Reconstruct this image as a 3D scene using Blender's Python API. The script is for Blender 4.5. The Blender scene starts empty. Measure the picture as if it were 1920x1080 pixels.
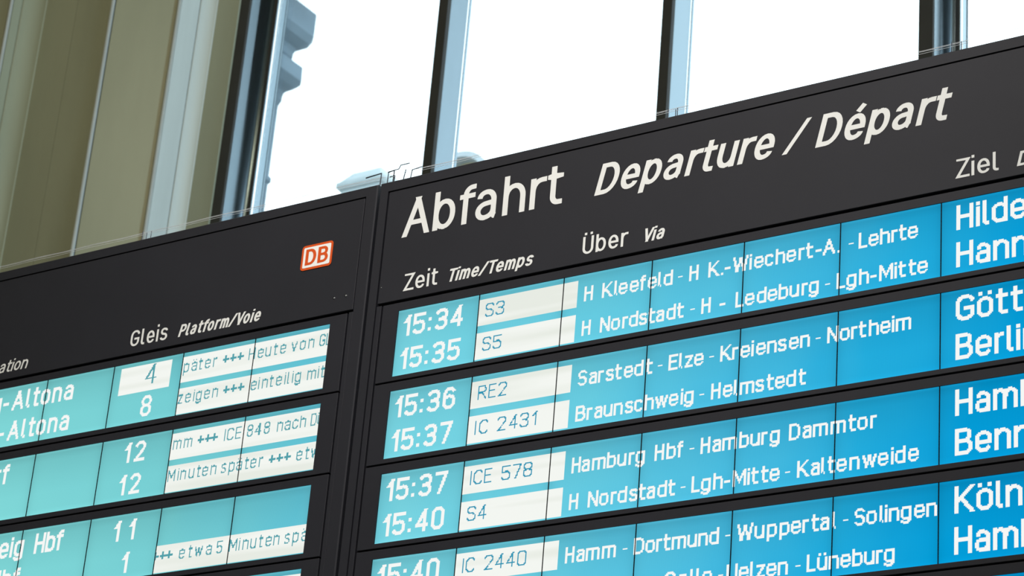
import bpy, bmesh, math, random
from mathutils import Vector, Matrix
random.seed(7)
S = bpy.context.scene
C = S.collection
H = 1.6                      # eye height of the photographer
D = 6.0                      # distance of the board plane

# ------------------------------------------------------------------ camera, world, lights, exposure
cam = bpy.data.cameras.new('camera')
cam.sensor_width = 36
cam.lens = 4764.67 / 1920 * 36
cam.clip_start = 0.1
cam.clip_end = 500
co = bpy.data.objects.new('camera', cam)
C.objects.link(co)
RIGHT = Vector((0.8343128, 0.54575123, 0.07795985))
DOWN = Vector((-0.16602481, 0.38358153, -0.90846077))
FWD = Vector((-0.52569754, 0.74499718, 0.41063523))
m3 = Matrix((RIGHT, -DOWN, -FWD)).transposed()
co.matrix_world = Matrix.Translation((0, 0, H)) @ m3.to_4x4()
cam.dof.use_dof = True
cam.dof.focus_distance = 7.75
cam.dof.aperture_fstop = 8.0
S.camera = co

w = bpy.data.worlds.new('overcast_sky')
S.world = w
w.use_nodes = True
bgn = w.node_tree.nodes['Background']
bgn.inputs[0].default_value = (0.80, 0.93, 1.0, 1)
bgn.inputs[1].default_value = 3.2

def area(name, loc, target, size, power, col):
    l = bpy.data.lights.new(name, 'AREA')
    l.shape = 'DISK'
    l.size = size
    l.energy = power
    l.color = col
    o = bpy.data.objects.new(name, l)
    o.location = loc
    o.rotation_euler = (Vector(target) - Vector(loc)).to_track_quat('-Z', 'Y').to_euler()
    C.objects.link(o)
    return o

area('hall_lamp', (2.5, -3.0, 12.5), (-4.2, 6, 5.0), 4.0, 230, (1.0, 0.90, 0.74))
sp = bpy.data.lights.new('board_spot', 'SPOT')
sp.energy = 4300
sp.color = (1.0, 0.965, 0.96)
sp.spot_size = math.radians(37)
sp.spot_blend = 1.0
sp.shadow_soft_size = 0.25
so = bpy.data.objects.new('board_spot', sp)
so.location = (-2.2, -1.2, 11.0)
so.rotation_euler = (Vector((-4.35, 6, 5.25)) - so.location).to_track_quat('-Z', 'Y').to_euler()
C.objects.link(so)
area('hall_lamp', (-8.0, 2.0, 13.0), (-11.5, 10, 8.5), 3.0, 210, (1.0, 0.84, 0.52))

area('side_fill_light', (9.5, 8.6, 9.5), (-10.4, 10.7, 8.5), 3.0, 2300, (0.66, 0.86, 1.0))  # added cool fill for the right-facing stone; wall_right has no window

vs = S.view_settings
vs.view_transform = 'Standard'
vs.look = 'None'
vs.exposure = 0.0
vs.gamma = 1.0
vs.use_curve_mapping = False

# ------------------------------------------------------------------ helpers
def link(name, me, parent=None, mat=None):
    o = bpy.data.objects.new(name, me)
    C.objects.link(o)
    if mat is not None and me is not None:
        me.materials.append(mat)
    if parent is not None:
        o.parent = parent
    return o

def empty(name, loc=(0, 0, 0), parent=None):
    o = bpy.data.objects.new(name, None)
    o.empty_display_size = 0.2
    o.location = loc
    C.objects.link(o)
    if parent is not None:
        o.parent = parent
    return o

def tag(o, label, cat, group=None):
    o['label'] = label
    o['category'] = cat
    if group:
        o['group'] = group

def struct(o):
    o['kind'] = 'structure'
    return o

def mesh(name, verts, faces):
    me = bpy.data.meshes.new(name)
    me.from_pydata(verts, [], faces)
    me.update()
    return me

def box_bm(bm, x0, x1, y0, y1, z0, z1, bevel=0.0, seg=1):
    r = bmesh.ops.create_cube(bm, size=1.0)
    vs_ = r['verts']
    for v in vs_:
        v.co = Vector(((x0 + x1) / 2 + v.co.x * (x1 - x0), (y0 + y1) / 2 + v.co.y * (y1 - y0), (z0 + z1) / 2 + v.co.z * (z1 - z0)))
    if bevel > 0:
        es = set()
        for v in vs_:
            es.update(v.link_edges)
        bmesh.ops.bevel(bm, geom=list(es), offset=bevel, segments=seg, affect='EDGES', profile=0.5)

def box(name, x0, x1, y0, y1, z0, z1, mat, parent=None, bevel=0.0, seg=1):
    bm = bmesh.new()
    box_bm(bm, x0, x1, y0, y1, z0, z1, bevel, seg)
    me = bpy.data.meshes.new(name)
    bm.to_mesh(me)
    bm.free()
    return link(name, me, parent, mat)

def frame_mesh(name, ox0, ox1, oz0, oz1, ix0, ix1, iz0, iz1, y0, y1, ch=0.002):
    """rectangular picture frame facing -Y with a chamfered outer front edge"""
    V = []
    def ring(x0, x1, z0, z1, y):
        i = len(V)
        V.extend([(x0, y, z0), (x1, y, z0), (x1, y, z1), (x0, y, z1)])
        return [i, i + 1, i + 2, i + 3]
    rs = [ring(ox0, ox1, oz0, oz1, y1), ring(ox0, ox1, oz0, oz1, y0 + ch), ring(ox0 + ch, ox1 - ch, oz0 + ch, oz1 - ch, y0),
          ring(ix0, ix1, iz0, iz1, y0), ring(ix0, ix1, iz0, iz1, y1)]
    F = []
    for a, b in zip(rs, rs[1:] + rs[:1]):
        for k in range(4):
            F.append((a[k], a[(k + 1) % 4], b[(k + 1) % 4], b[k]))
    me = mesh(name, V, F)
    bm = bmesh.new(); bm.from_mesh(me)
    bmesh.ops.recalc_face_normals(bm, faces=bm.faces)
    bm.to_mesh(me); bm.free()
    return me

def tube_mesh(name, pts, r, n=8):
    V = []; F = []
    pts = [Vector(p) for p in pts]
    for i, p in enumerate(pts):
        a = pts[max(i - 1, 0)]; b = pts[min(i + 1, len(pts) - 1)]
        t = (b - a).normalized()
        u = t.cross(Vector((0.3, 1, 0.2))).normalized(); v = t.cross(u)
        for k in range(n):
            an = 2 * math.pi * k / n
            V.append(p + (u * math.cos(an) + v * math.sin(an)) * r)
    for i in range(len(pts) - 1):
        for k in range(n):
            F.append((i * n + k, i * n + (k + 1) % n, (i + 1) * n + (k + 1) % n, (i + 1) * n + k))
    F.append(tuple(range(n))); F.append(tuple(reversed(range((len(pts) - 1) * n, len(pts) * n))))
    return mesh(name, V, F)

# ------------------------------------------------------------------ materials
def newmat(name):
    m = bpy.data.materials.new(name)
    m.use_nodes = True
    nt = m.node_tree
    for n in list(nt.nodes):
        nt.nodes.remove(n)
    out = nt.nodes.new('ShaderNodeOutputMaterial')
    return m, nt, out

def N(nt, typ, **kw):
    n = nt.nodes.new(typ)
    for k, v in kw.items():
        setattr(n, k, v)
    return n

def pmat(name, col, rough=0.5, metal=0.0, noise=0.0, nscale=8.0, bump=0.0, bscale=200.0, stretch=(1, 1, 1), col2=None, spec=0.5):
    m, nt, out = newmat(name)
    p = N(nt, 'ShaderNodeBsdfPrincipled')
    nt.links.new(p.outputs[0], out.inputs[0])
    p.inputs['Roughness'].default_value = rough
    p.inputs['Metallic'].default_value = metal
    p.inputs['Specular IOR Level'].default_value = spec
    p.inputs['Base Color'].default_value = (*col, 1)
    tc = N(nt, 'ShaderNodeTexCoord')
    if noise > 0 or col2:
        mp = N(nt, 'ShaderNodeMapping'); mp.inputs['Scale'].default_value = stretch
        nt.links.new(tc.outputs['Object'], mp.inputs[0])
        no = N(nt, 'ShaderNodeTexNoise'); no.inputs['Scale'].default_value = nscale; no.inputs['Detail'].default_value = 5
        nt.links.new(mp.outputs[0], no.inputs['Vector'])
        rp = N(nt, 'ShaderNodeValToRGB')
        c2 = col2 or tuple(c * (1 - noise) for c in col)
        rp.color_ramp.elements[0].position = 0.35; rp.color_ramp.elements[0].color = (*c2, 1)
        rp.color_ramp.elements[1].position = 0.65; rp.color_ramp.elements[1].color = (*col, 1)
        nt.links.new(no.outputs[0], rp.inputs[0])
        nt.links.new(rp.outputs[0], p.inputs['Base Color'])
    if bump > 0:
        no2 = N(nt, 'ShaderNodeTexNoise'); no2.inputs['Scale'].default_value = bscale
        nt.links.new(tc.outputs['Object'], no2.inputs['Vector'])
        bp = N(nt, 'ShaderNodeBump'); bp.inputs['Strength'].default_value = bump; bp.inputs['Distance'].default_value = 0.001
        nt.links.new(no2.outputs[0], bp.inputs['Height'])
        nt.links.new(bp.outputs[0], p.inputs['Normal'])
    return m

def math_node(nt, op, a, b=None, c=None):
    n = N(nt, 'ShaderNodeMath', operation=op)
    for i, v in enumerate((a, b, c)):
        if v is None:
            continue
        if isinstance(v, (int, float)):
            n.inputs[i].default_value = v
        else:
            nt.links.new(v, n.inputs[i])
    return n.outputs[0]

def lcd_material():
    """backlit liquid crystal panel: viewing-angle hue drift is put into the colour along the board, backlight is uneven inside each module"""
    m, nt, out = newmat('lcd_blue')
    geo = N(nt, 'ShaderNodeNewGeometry')
    sx = N(nt, 'ShaderNodeSeparateXYZ'); nt.links.new(geo.outputs['Position'], sx.inputs[0])
    tc = N(nt, 'ShaderNodeTexCoord')
    so_ = N(nt, 'ShaderNodeSeparateXYZ'); nt.links.new(tc.outputs['Object'], so_.inputs[0])
    # board position, also drifting with height
    zz = math_node(nt, 'MULTIPLY', math_node(nt, 'SUBTRACT', 4.9, sx.outputs[2]), 0.55)
    t = math_node(nt, 'ADD', sx.outputs[0], math_node(nt, 'MULTIPLY', zz, math_node(nt, 'MULTIPLY', math_node(nt, 'ADD', sx.outputs[0], 4.6), 0.35)))
    t = math_node(nt, 'DIVIDE', math_node(nt, 'ADD', t, 6.6), 4.6)
    nb = N(nt, 'ShaderNodeTexNoise'); nb.inputs['Scale'].default_value = 3.0; nb.inputs['Detail'].default_value = 2
    nt.links.new(geo.outputs['Position'], nb.inputs['Vector'])
    t = math_node(nt, 'ADD', t, math_node(nt, 'MULTIPLY', math_node(nt, 'SUBTRACT', nb.outputs[0], 0.5), 0.10))
    rp = N(nt, 'ShaderNodeValToRGB')
    cr = rp.color_ramp
    stops = [(0.0, (0.205, 0.645, 0.645)), (0.20, (0.175, 0.590, 0.620)), (0.34, (0.118, 0.525, 0.640)), (0.43, (0.180, 0.625, 0.715)), (0.58, (0.130, 0.575, 0.715)),
             (0.72, (0.062, 0.475, 0.705)), (0.82, (0.016, 0.392, 0.680)), (0.92, (0.001, 0.320, 0.650)), (1.0, (0.001, 0.290, 0.620))]
    cr.elements[0].position = 0; cr.elements[0].color = (*stops[0][1], 1)
    cr.elements[1].position = 1; cr.elements[1].color = (*stops[-1][1], 1)
    for p_, c_ in stops[1:-1]:
        e = cr.elements.new(p_); e.color = (*c_, 1)
    nt.links.new(t, rp.inputs[0])
    # uneven backlight: dim at upper edge, bright leak at the lower edge, dim at the sides
    zl = math_node(nt, 'DIVIDE', math_node(nt, 'ADD', so_.outputs[2], 0.1165), 0.233)
    r2 = N(nt, 'ShaderNodeValToRGB')
    c2 = r2.color_ramp
    pts = [(0.0, 1.22), (0.03, 1.12), (0.09, 1.06), (0.35, 1.05), (0.6, 0.98), (0.86, 0.89), (0.96, 0.77), (1.0, 0.92)]
    c2.elements[0].position = 0; c2.elements[0].color = (pts[0][1] / 2,) * 3 + (1,)
    c2.elements[1].position = 1; c2.elements[1].color = (pts[-1][1] / 2,) * 3 + (1,)
    for p_, v_ in pts[1:-1]:
        e = c2.elements.new(p_); e.color = (v_ / 2,) * 3 + (1,)
    nt.links.new(zl, r2.inputs[0])
    xl = math_node(nt, 'ABSOLUTE', math_node(nt, 'DIVIDE', so_.outputs[0], 0.159))
    side = math_node(nt, 'SUBTRACT', 1.0, math_node(nt, 'MULTIPLY', math_node(nt, 'POWER', xl, 10.0), 0.16))
    # electrode columns, 4 mm pitch
    st = math_node(nt, 'SINE', math_node(nt, 'MULTIPLY', so_.outputs[0], 2 * math.pi / 0.004))
    st = math_node(nt, 'ADD', 1.0, math_node(nt, 'MULTIPLY', st, 0.035))
    g = math_node(nt, 'MULTIPLY', math_node(nt, 'MULTIPLY', math_node(nt, 'MULTIPLY', r2.outputs[0], 2.0), side), st)
    em = N(nt, 'ShaderNodeEmission')
    nt.links.new(rp.outputs[0], em.inputs[0]); nt.links.new(g, em.inputs[1])
    nt.links.new(em.outputs[0], out.inputs[0])
    return m

def cell_material():
    """cleared (white) segments of the display, slightly banded backlight"""
    m, nt, out = newmat('lcd_white')
    geo = N(nt, 'ShaderNodeNewGeometry')
    mp = N(nt, 'ShaderNodeMapping'); mp.inputs['Scale'].default_value = (0.5, 0.0, 11.0)
    nt.links.new(geo.outputs['Position'], mp.inputs[0])
    no = N(nt, 'ShaderNodeTexNoise'); no.inputs['Scale'].default_value = 1.6; no.inputs['Detail'].default_value = 1
    nt.links.new(mp.outputs[0], no.inputs['Vector'])
    rp = N(nt, 'ShaderNodeValToRGB')
    rp.color_ramp.elements[0].position = 0.36; rp.color_ramp.elements[0].color = (0.800, 0.835, 0.770, 1)
    rp.color_ramp.elements[1].position = 0.53; rp.color_ramp.elements[1].color = (0.900, 0.925, 0.880, 1)
    nt.links.new(no.outputs[0], rp.inputs[0])
    em = N(nt, 'ShaderNodeEmission')
    nt.links.new(rp.outputs[0], em.inputs[0])
    nt.links.new(em.outputs[0], out.inputs[0])
    return m

def emit(name, col):
    m, nt, out = newmat(name)
    em = N(nt, 'ShaderNodeEmission'); em.inputs[0].default_value = (*col, 1)
    nt.links.new(em.outputs[0], out.inputs[0])
    return m

def glass_material():
    m, nt, out = newmat('window_glass')
    tr = N(nt, 'ShaderNodeBsdfTransparent'); tr.inputs[0].default_value = (0.95, 0.985, 0.985, 1)
    gl = N(nt, 'ShaderNodeBsdfGlossy'); gl.inputs['Roughness'].default_value = 0.02
    fr = N(nt, 'ShaderNodeFresnel'); fr.inputs[0].default_value = 1.3
    mx = N(nt, 'ShaderNodeMixShader')
    nt.links.new(fr.outputs[0], mx.inputs[0]); nt.links.new(tr.outputs[0], mx.inputs[1]); nt.links.new(gl.outputs[0], mx.inputs[2])
    nt.links.new(mx.outputs[0], out.inputs[0])
    return m

M = {}
M['case'] = pmat('dark_powder_coat', (0.0172, 0.0176, 0.0228), 0.55, noise=0.10, nscale=3, bump=0.15, bscale=900, spec=0.25)
M['groove'] = pmat('black_recess', (0.004, 0.004, 0.004), 0.8, spec=0.1)
M['vinyl'] = pmat('cream_vinyl', (0.74, 0.745, 0.715), 0.5, noise=0.02, nscale=20, spec=0.3)
M['lcd'] = lcd_material()
M['cell'] = cell_material()
M['glow'] = emit('lcd_letter_white', (0.915, 0.93, 0.91))
M['ink_r'] = emit('lcd_letter_blue', (0.028, 0.300, 0.460))
M['ink_l'] = emit('lcd_letter_teal', (0.085, 0.350, 0.400))
M['red'] = pmat('red_enamel', (0.66, 0.085, 0.010), 0.4, noise=0.03, nscale=30)
M['white'] = pmat('white_enamel', (0.86, 0.85, 0.81), 0.4, noise=0.02, nscale=30)
M['steel'] = pmat('stainless_steel', (0.62, 0.64, 0.66), 0.35, metal=0.7, noise=0.15, nscale=40)
M['steeldark'] = pmat('weathered_steel', (0.035, 0.04, 0.05), 0.5, metal=0.2, noise=0.2, nscale=60)
M['stone'] = pmat('olive_stone', (0.345, 0.36, 0.265), 0.34, nscale=1.3, stretch=(2.5, 2.5, 0.45), col2=(0.305, 0.32, 0.235), bump=0.05, bscale=60, spec=0.4)
M['pale'] = pmat('window_lit_reveal_stone', (0.60, 0.655, 0.64), 0.34, noise=0.07, nscale=2.2, stretch=(4, 4, 0.3))  # window light falling on the reveal, put into a lighter stone colour
M['bead'] = pmat('pale_bead', (0.46, 0.49, 0.48), 0.3, noise=0.06, nscale=5)
M['bead2'] = pmat('galvanised_wire', (0.78, 0.80, 0.82), 0.4, noise=0.08, nscale=60)
M['frame'] = pmat('window_frame_metal', (0.205, 0.262, 0.305), 0.26, metal=1.0, noise=0.06, nscale=4, stretch=(1, 1, 0.2))
M['backlit_dark'] = pmat('backlit_frame_dark', (0.05, 0.05, 0.048), 0.6, noise=0.1, nscale=5, spec=0.15)  # shade on the backlit frame fronts, put into the colour
M['glass'] = glass_material()
M['plaster'] = pmat('plaster', (0.34, 0.32, 0.25), 0.8, noise=0.1, nscale=2, bump=0.2, bscale=40)
M['floor'] = pmat('terrazzo', (0.26, 0.24, 0.20), 0.35, noise=0.35, nscale=60)
M['ground'] = pmat('paving', (0.28, 0.28, 0.27), 0.85, noise=0.3, nscale=3)
M['outstone'] = pmat('blue_grey_sandstone', (0.135, 0.190, 0.240), 0.85, noise=0.28, nscale=0.9, bump=0.4, bscale=12)
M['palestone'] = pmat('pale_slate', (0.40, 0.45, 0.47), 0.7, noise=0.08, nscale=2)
M['ochre'] = pmat('ochre_render', (0.33, 0.29, 0.17), 0.8, noise=0.1, nscale=3)
M['zinc'] = pmat('zinc_roof', (0.33, 0.37, 0.40), 0.55, noise=0.12, nscale=3)

# ------------------------------------------------------------------ setting: hall shell
CE = 14.0
struct(box('floor', -16, 11, -13, 11.5, -0.2, 0.0, M['floor']))
struct(box('ceiling', -16, 11, -13, 11.8, CE, CE + 0.3, M['plaster']))
struct(box('wall_right', 11, 11.3, -13, 11.8, 0, CE, M['plaster']))
struct(box('wall_rear', -16, 11, -13.3, -13, 0, CE, M['plaster']))
struct(box('wall_side', -16.3, -16, -13, 11.8, 0, CE, M['plaster']))
SILL = 5.0
struct(box('wall_back', -10.0, 11, 11.25, 11.8, 0, SILL, M['plaster']))
struct(box('trim_1', -10.0, 11, 10.98, 11.36, SILL, SILL + 0.12, M['frame'], bevel=0.01))
HEAD = 13.2
struct(box('wall_head', -10.0, 11, 11.1, 11.8, HEAD, CE, M['plaster']))

def prism(name, plan, z0, z1, mat, parent, smooth=False):
    n = len(plan)
    V = [(x, y, z0) for x, y in plan] + [(x, y, z1) for x, y in plan]
    F = [(i, (i + 1) % n, n + (i + 1) % n, n + i) for i in range(n)] + [tuple(reversed(range(n))), tuple(range(n, 2 * n))]
    me = mesh(name, V, F)
    bm = bmesh.new(); bm.from_mesh(me); bmesh.ops.recalc_face_normals(bm, faces=bm.faces); bm.to_mesh(me); bm.free()
    if smooth:
        for p in me.polygons:
            p.use_smooth = abs(p.normal.z) < 0.5 and p.area < (z1 - z0) * 0.035
    return link(name, me, parent, mat)

def arc2(p, q, c, n=10):
    """quarter ellipse from p to q about the corner c's opposite point"""
    out = []
    for k in range(n + 1):
        a = math.pi / 2 * k / n
        out.append((p[0] + (q[0] - p[0]) * (1 - math.cos(a)) if c == 'x' else p[0] + (q[0] - p[0]) * math.sin(a),
                    p[1] + (q[1] - p[1]) * math.sin(a) if c == 'x' else p[1] + (q[1] - p[1]) * (1 - math.cos(a))))
    return out

# left pier of stone: plan runs from right (window) to left and nearer
wl = struct(empty('wall_left'))
def slab(pts, name='stone_panel', mat='stone', th=0.12, smooth=False):
    # slab with its visible face along pts, thickness away from the hall (+Y, -X side)
    a = Vector((pts[-1][0] - pts[0][0], pts[-1][1] - pts[0][1])).normalized()
    nrm = Vector((a.y, -a.x))
    if nrm.dot(Vector((-0.35, 0.94))) < 0:
        nrm = -nrm
    back = [(x + nrm.x * th, y + nrm.y * th) for x, y in reversed(pts)]
    return prism(name, list(pts) + back, 0, CE, M[mat], wl, smooth)
def bead(x0, y0, x1, y1):
    mx_, my_ = (x0 + x1) / 2, (y0 + y1) / 2
    r = math.hypot(x1 - x0, y1 - y0) / 2
    prism('stone_bead', [(mx_ + r * math.cos(a), my_ + r * math.sin(a)) for a in [k * math.pi / 6 for k in range(12)]], 0, CE, M['bead'], wl, True)
slab([(-10.185, 10.985), (-10.377, 10.985)])
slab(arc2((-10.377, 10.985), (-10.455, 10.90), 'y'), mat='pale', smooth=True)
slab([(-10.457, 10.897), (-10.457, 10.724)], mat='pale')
bead(-10.455, 10.715, -10.482, 10.715)
slab([(-10.490, 10.715), (-10.877, 10.535)])
bead(-10.883, 10.528, -10.912, 10.528)
slab([(-10.920, 10.53), (-11.235, 10.53)])
slab([(-11.238, 10.53), (-11.534, 10.53)])
slab(arc2((-11.534, 10.53), (-11.650, 10.415), 'y'), smooth=True)
slab([(-11.651, 10.413), (-11.651, 10.340)])
bead(-11.652, 10.329, -11.678, 10.329)
slab([(-11.684, 10.325), (-12.3, 10.325)])
slab([(-12.303, 10.325), (-14.0, 10.325)])
slab([(-14.003, 10.325), (-16.0, 10.325)])
prism('stone_core', [(-10.20, 11.10), (-10.20, 11.33), (-16, 11.33), (-16, 10.5), (-11.82, 10.5), (-11.75, 10.85), (-11.1, 10.85), (-10.66, 11.11)], 0, CE, M['plaster'], wl)

# big window posts with cove, glazing bars, panes
def big_post(x1, idx):
    """x1: right edge of the front face"""
    t = struct(empty('trim_%d' % idx))
    front = [(x1 - 0.080, 11.0), (x1, 11.0)]
    prism('post_front', [(x1 - 0.086, 11.0), (x1 - 0.001, 11.0), (x1 - 0.001, 11.02), (x1 - 0.086, 11.02)], SILL, HEAD, M['backlit_dark'], t)
    cove = arc2((x1, 11.10), (x1 + 0.034, 11.2), 'x')
    cove = [(x1, 11.02)] + cove + [(x1 + 0.042, 11.2)]
    prism('post_cove', cove + [(x1 + 0.042, 11.24), (x1 - 0.05, 11.24), (x1 - 0.05, 11.02)], SILL, HEAD, M['frame'], t, True)
    prism('post_cover_strip', [(x1 + 0.0425, 11.195), (x1 + 0.066, 11.195), (x1 + 0.066, 11.30), (x1 + 0.0425, 11.30)], SILL, HEAD, M['backlit_dark'], t)
    prism('post_frame', [(x1 + 0.0665, 11.20), (x1 + 0.070, 11.20), (x1 + 0.070, 11.290), (x1 + 0.074, 11.290), (x1 + 0.074, 11.30), (x1 + 0.0665, 11.30)], SILL, HEAD, M['frame'], t)
    prism('post_back', [(x1 - 0.086, 11.24), (x1 + 0.042, 11.24), (x1 + 0.042, 11.34), (x1 - 0.086, 11.34)], SILL, HEAD, M['backlit_dark'], t)
    prism('post_side', [(x1 - 0.086, 11.02), (x1 - 0.0505, 11.02), (x1 - 0.0505, 11.24), (x1 - 0.086, 11.24)], SILL, HEAD, M['frame'], t)

def mullion(xr, parent, wd=0.070):
    prism('mullion', [(xr - wd, 10.995), (xr, 10.995), (xr, 11.03), (xr - wd, 11.03)], SILL + 0.12, HEAD, M['backlit_dark'], parent)
    prism('mullion_web', [(xr - wd, 11.031), (xr - 0.001, 11.031), (xr - 0.001, 11.218), (xr + 0.004, 11.218), (xr + 0.004, 11.24), (xr - wd, 11.24)], SILL + 0.12, HEAD, M['frame'], parent)

big = [-10.104, -5.119, -0.13, 4.86, 9.85]
for i, x in enumerate(big):
    big_post(x, i + 2)
MUL = [(-8.436, 0.070), (-6.785, 0.066)]
for i in range(4):
    wn = struct(empty('window_%d' % (i + 1)))
    sh = big[i] - big[0]
    xs = [big[i] + 0.075]
    for xr, wd in MUL:
        mullion(xr + sh, wn, wd)
        xs += [xr + sh - wd, xr + sh]
    xs.append(big[i + 1] - 0.086)
    for a, b in zip(xs[::2], xs[1::2]):
        box('glass_pane', a + 0.001, b - 0.001, 11.205, 11.217, SILL + 0.12, HEAD, M['glass'], wn)

# ------------------------------------------------------------------ outdoors
struct(box('ground', -70, 70, 11.9, 90, -0.3, -0.05, M['ground']))

# tower behind the left pier with stacked cornices
bt = empty('building', (-27.6, 31.2, 0))
tag(bt, 'blue-grey stone tower with two jutting cornices, seen at the left edge of the window', 'building')
def loft(name, profile, mat, parent, cx, cy, hx, hy, ch=0.12):
    V = []; F = []; n = 8
    for off, z in profile:
        a = hx + off; b = hy + off; c = min(ch + max(off, 0) * 0.35, a * 0.5)
        V += [(cx - a + c, cy - b, z), (cx + a - c, cy - b, z), (cx + a, cy - b + c, z), (cx + a, cy + b - c, z),
              (cx + a - c, cy + b, z), (cx - a + c, cy + b, z), (cx - a, cy + b - c, z), (cx - a, cy - b + c, z)]
    k = len(profile)
    for j in range(k - 1):
        for i in range(n):
            F.append((j * n + i, j * n + (i + 1) % n, (j + 1) * n + (i + 1) % n, (j + 1) * n + i))
    F.append(tuple(reversed(range(n)))); F.append(tuple(range((k - 1) * n, k * n)))
    o = link(name, mesh(name, V, F), parent, M[mat])
    o.matrix_parent_inverse = parent.matrix_world.inverted() if False else Matrix.Translation(-parent.location)
    return o
cx, cy, hx, hy = -28.04, 27.6, 1.5, 2.4
loft('tower_shaft', [(0, 0), (0, 21.1), (0.04, 21.15), (0.04, 21.22), (0, 21.27), (0, 22.65)], 'outstone', bt, cx, cy, hx, hy, ch=0.01)
loft('cornice', [(0.0, 22.65), (0.043, 22.77), (0.045, 22.86), (0.065, 22.94), (0.10, 22.98), (0.19, 23.05), (0.30, 23.17), (0.29, 23.46), (0.06, 23.54)], 'outstone', bt, cx, cy, hx, hy, ch=0.01)
loft('cornice', [(0.03, 23.54), (0.075, 23.59), (0.12, 23.64), (0.13, 23.76), (0.16, 23.83), (0.22, 23.87), (0.33, 23.95), (0.40, 24.09), (0.40, 24.56), (0.1, 24.60)], 'outstone', bt, cx, cy, hx, hy, ch=0.01)

# pale hipped roof
rb = empty('building', (-24.35, 31.5, 0))
tag(rb, 'pale hazy hipped roof of a distant building, just above the joint of the two boards', 'building')
loft('wall', [(0, 0), (0, 20.5)], 'palestone', rb, -24.3, 30.2, 0.42, 0.42, ch=0.01)
loft('eaves', [(0.04, 20.50), (0.08, 20.56), (0.08, 20.62)], 'palestone', rb, -24.3, 30.2, 0.42, 0.42, ch=0.01)
loft('roof', [(0.06, 20.62), (-0.12, 20.86), (-0.40, 21.03)], 'palestone', rb, -24.3, 30.2, 0.42, 0.42, ch=0.01)

# arched hall roof
ab = empty('building', (-19.9, 26.5, 0))
tag(ab, 'distant hall with arched grey roof and ochre gable, beside the second window bar', 'building')
def arch(name, cx, r, zc, y0, y1, mat, parent, inner=None, sq=0.8):
    V = []; F = []; n = 20
    ra = [r] if inner is None else [r, inner]
    for y in (y0, y1):
        for rr in ra:
            for k in range(n + 1):
                a = math.pi * k / n
                V.append((cx - rr * math.cos(a), y, zc + rr * sq * math.sin(a)))
    m_ = n + 1
    if inner is None:
        F.append(tuple(range(m_))); F.append(tuple(reversed(range(m_, 2 * m_))))
        for k in range(n):
            F.append((k, k + 1, m_ + k + 1, m_ + k))
        F.append((0, m_ - 1, 2 * m_ - 1, m_))
    else:
        for k in range(n):
            F += [(k, k + 1, m_ + k + 1, m_ + k), (2 * m_ + k, 2 * m_ + k + 1, 3 * m_ + k + 1, 3 * m_ + k),
                  (k, k + 1, 2 * m_ + k + 1, 2 * m_ + k), (m_ + k, m_ + k + 1, 3 * m_ + k + 1, 3 * m_ + k)]
        F += [(0, m_, 3 * m_, 2 * m_), (m_ - 1, 2 * m_ - 1, 4 * m_ - 1, 3 * m_ - 1)]
    me = mesh(name, V, F)
    bm = bmesh.new(); bm.from_mesh(me); bmesh.ops.recalc_face_normals(bm, faces=bm.faces); bm.to_mesh(me); bm.free()
    o = link(name, me, parent, M[mat])
    o.matrix_parent_inverse = Matrix.Translation(-parent.location)
    return o
arch('arched_roof', -19.40, 0.56, 17.67, 25.9, 29.5, 'zinc', ab, inner=0.47, sq=1.0)
arch('gable', -19.40, 0.465, 17.67, 26.10, 26.25, 'ochre', ab, sq=1.0)
for k in (-0.3, -0.1, 0.1, 0.3):
    o = box('gable_rib', -19.40 + k - 0.015, -19.40 + k + 0.015, 26.04, 26.095, 17.67, 18.0, M['zinc'], ab)
    o.matrix_parent_inverse = Matrix.Translation(-ab.location)
o = box('wall', -19.97, -18.83, 26.0, 29.4, 0, 17.67, M['ochre'], ab)
o.matrix_parent_inverse = Matrix.Translation(-ab.location)

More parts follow.
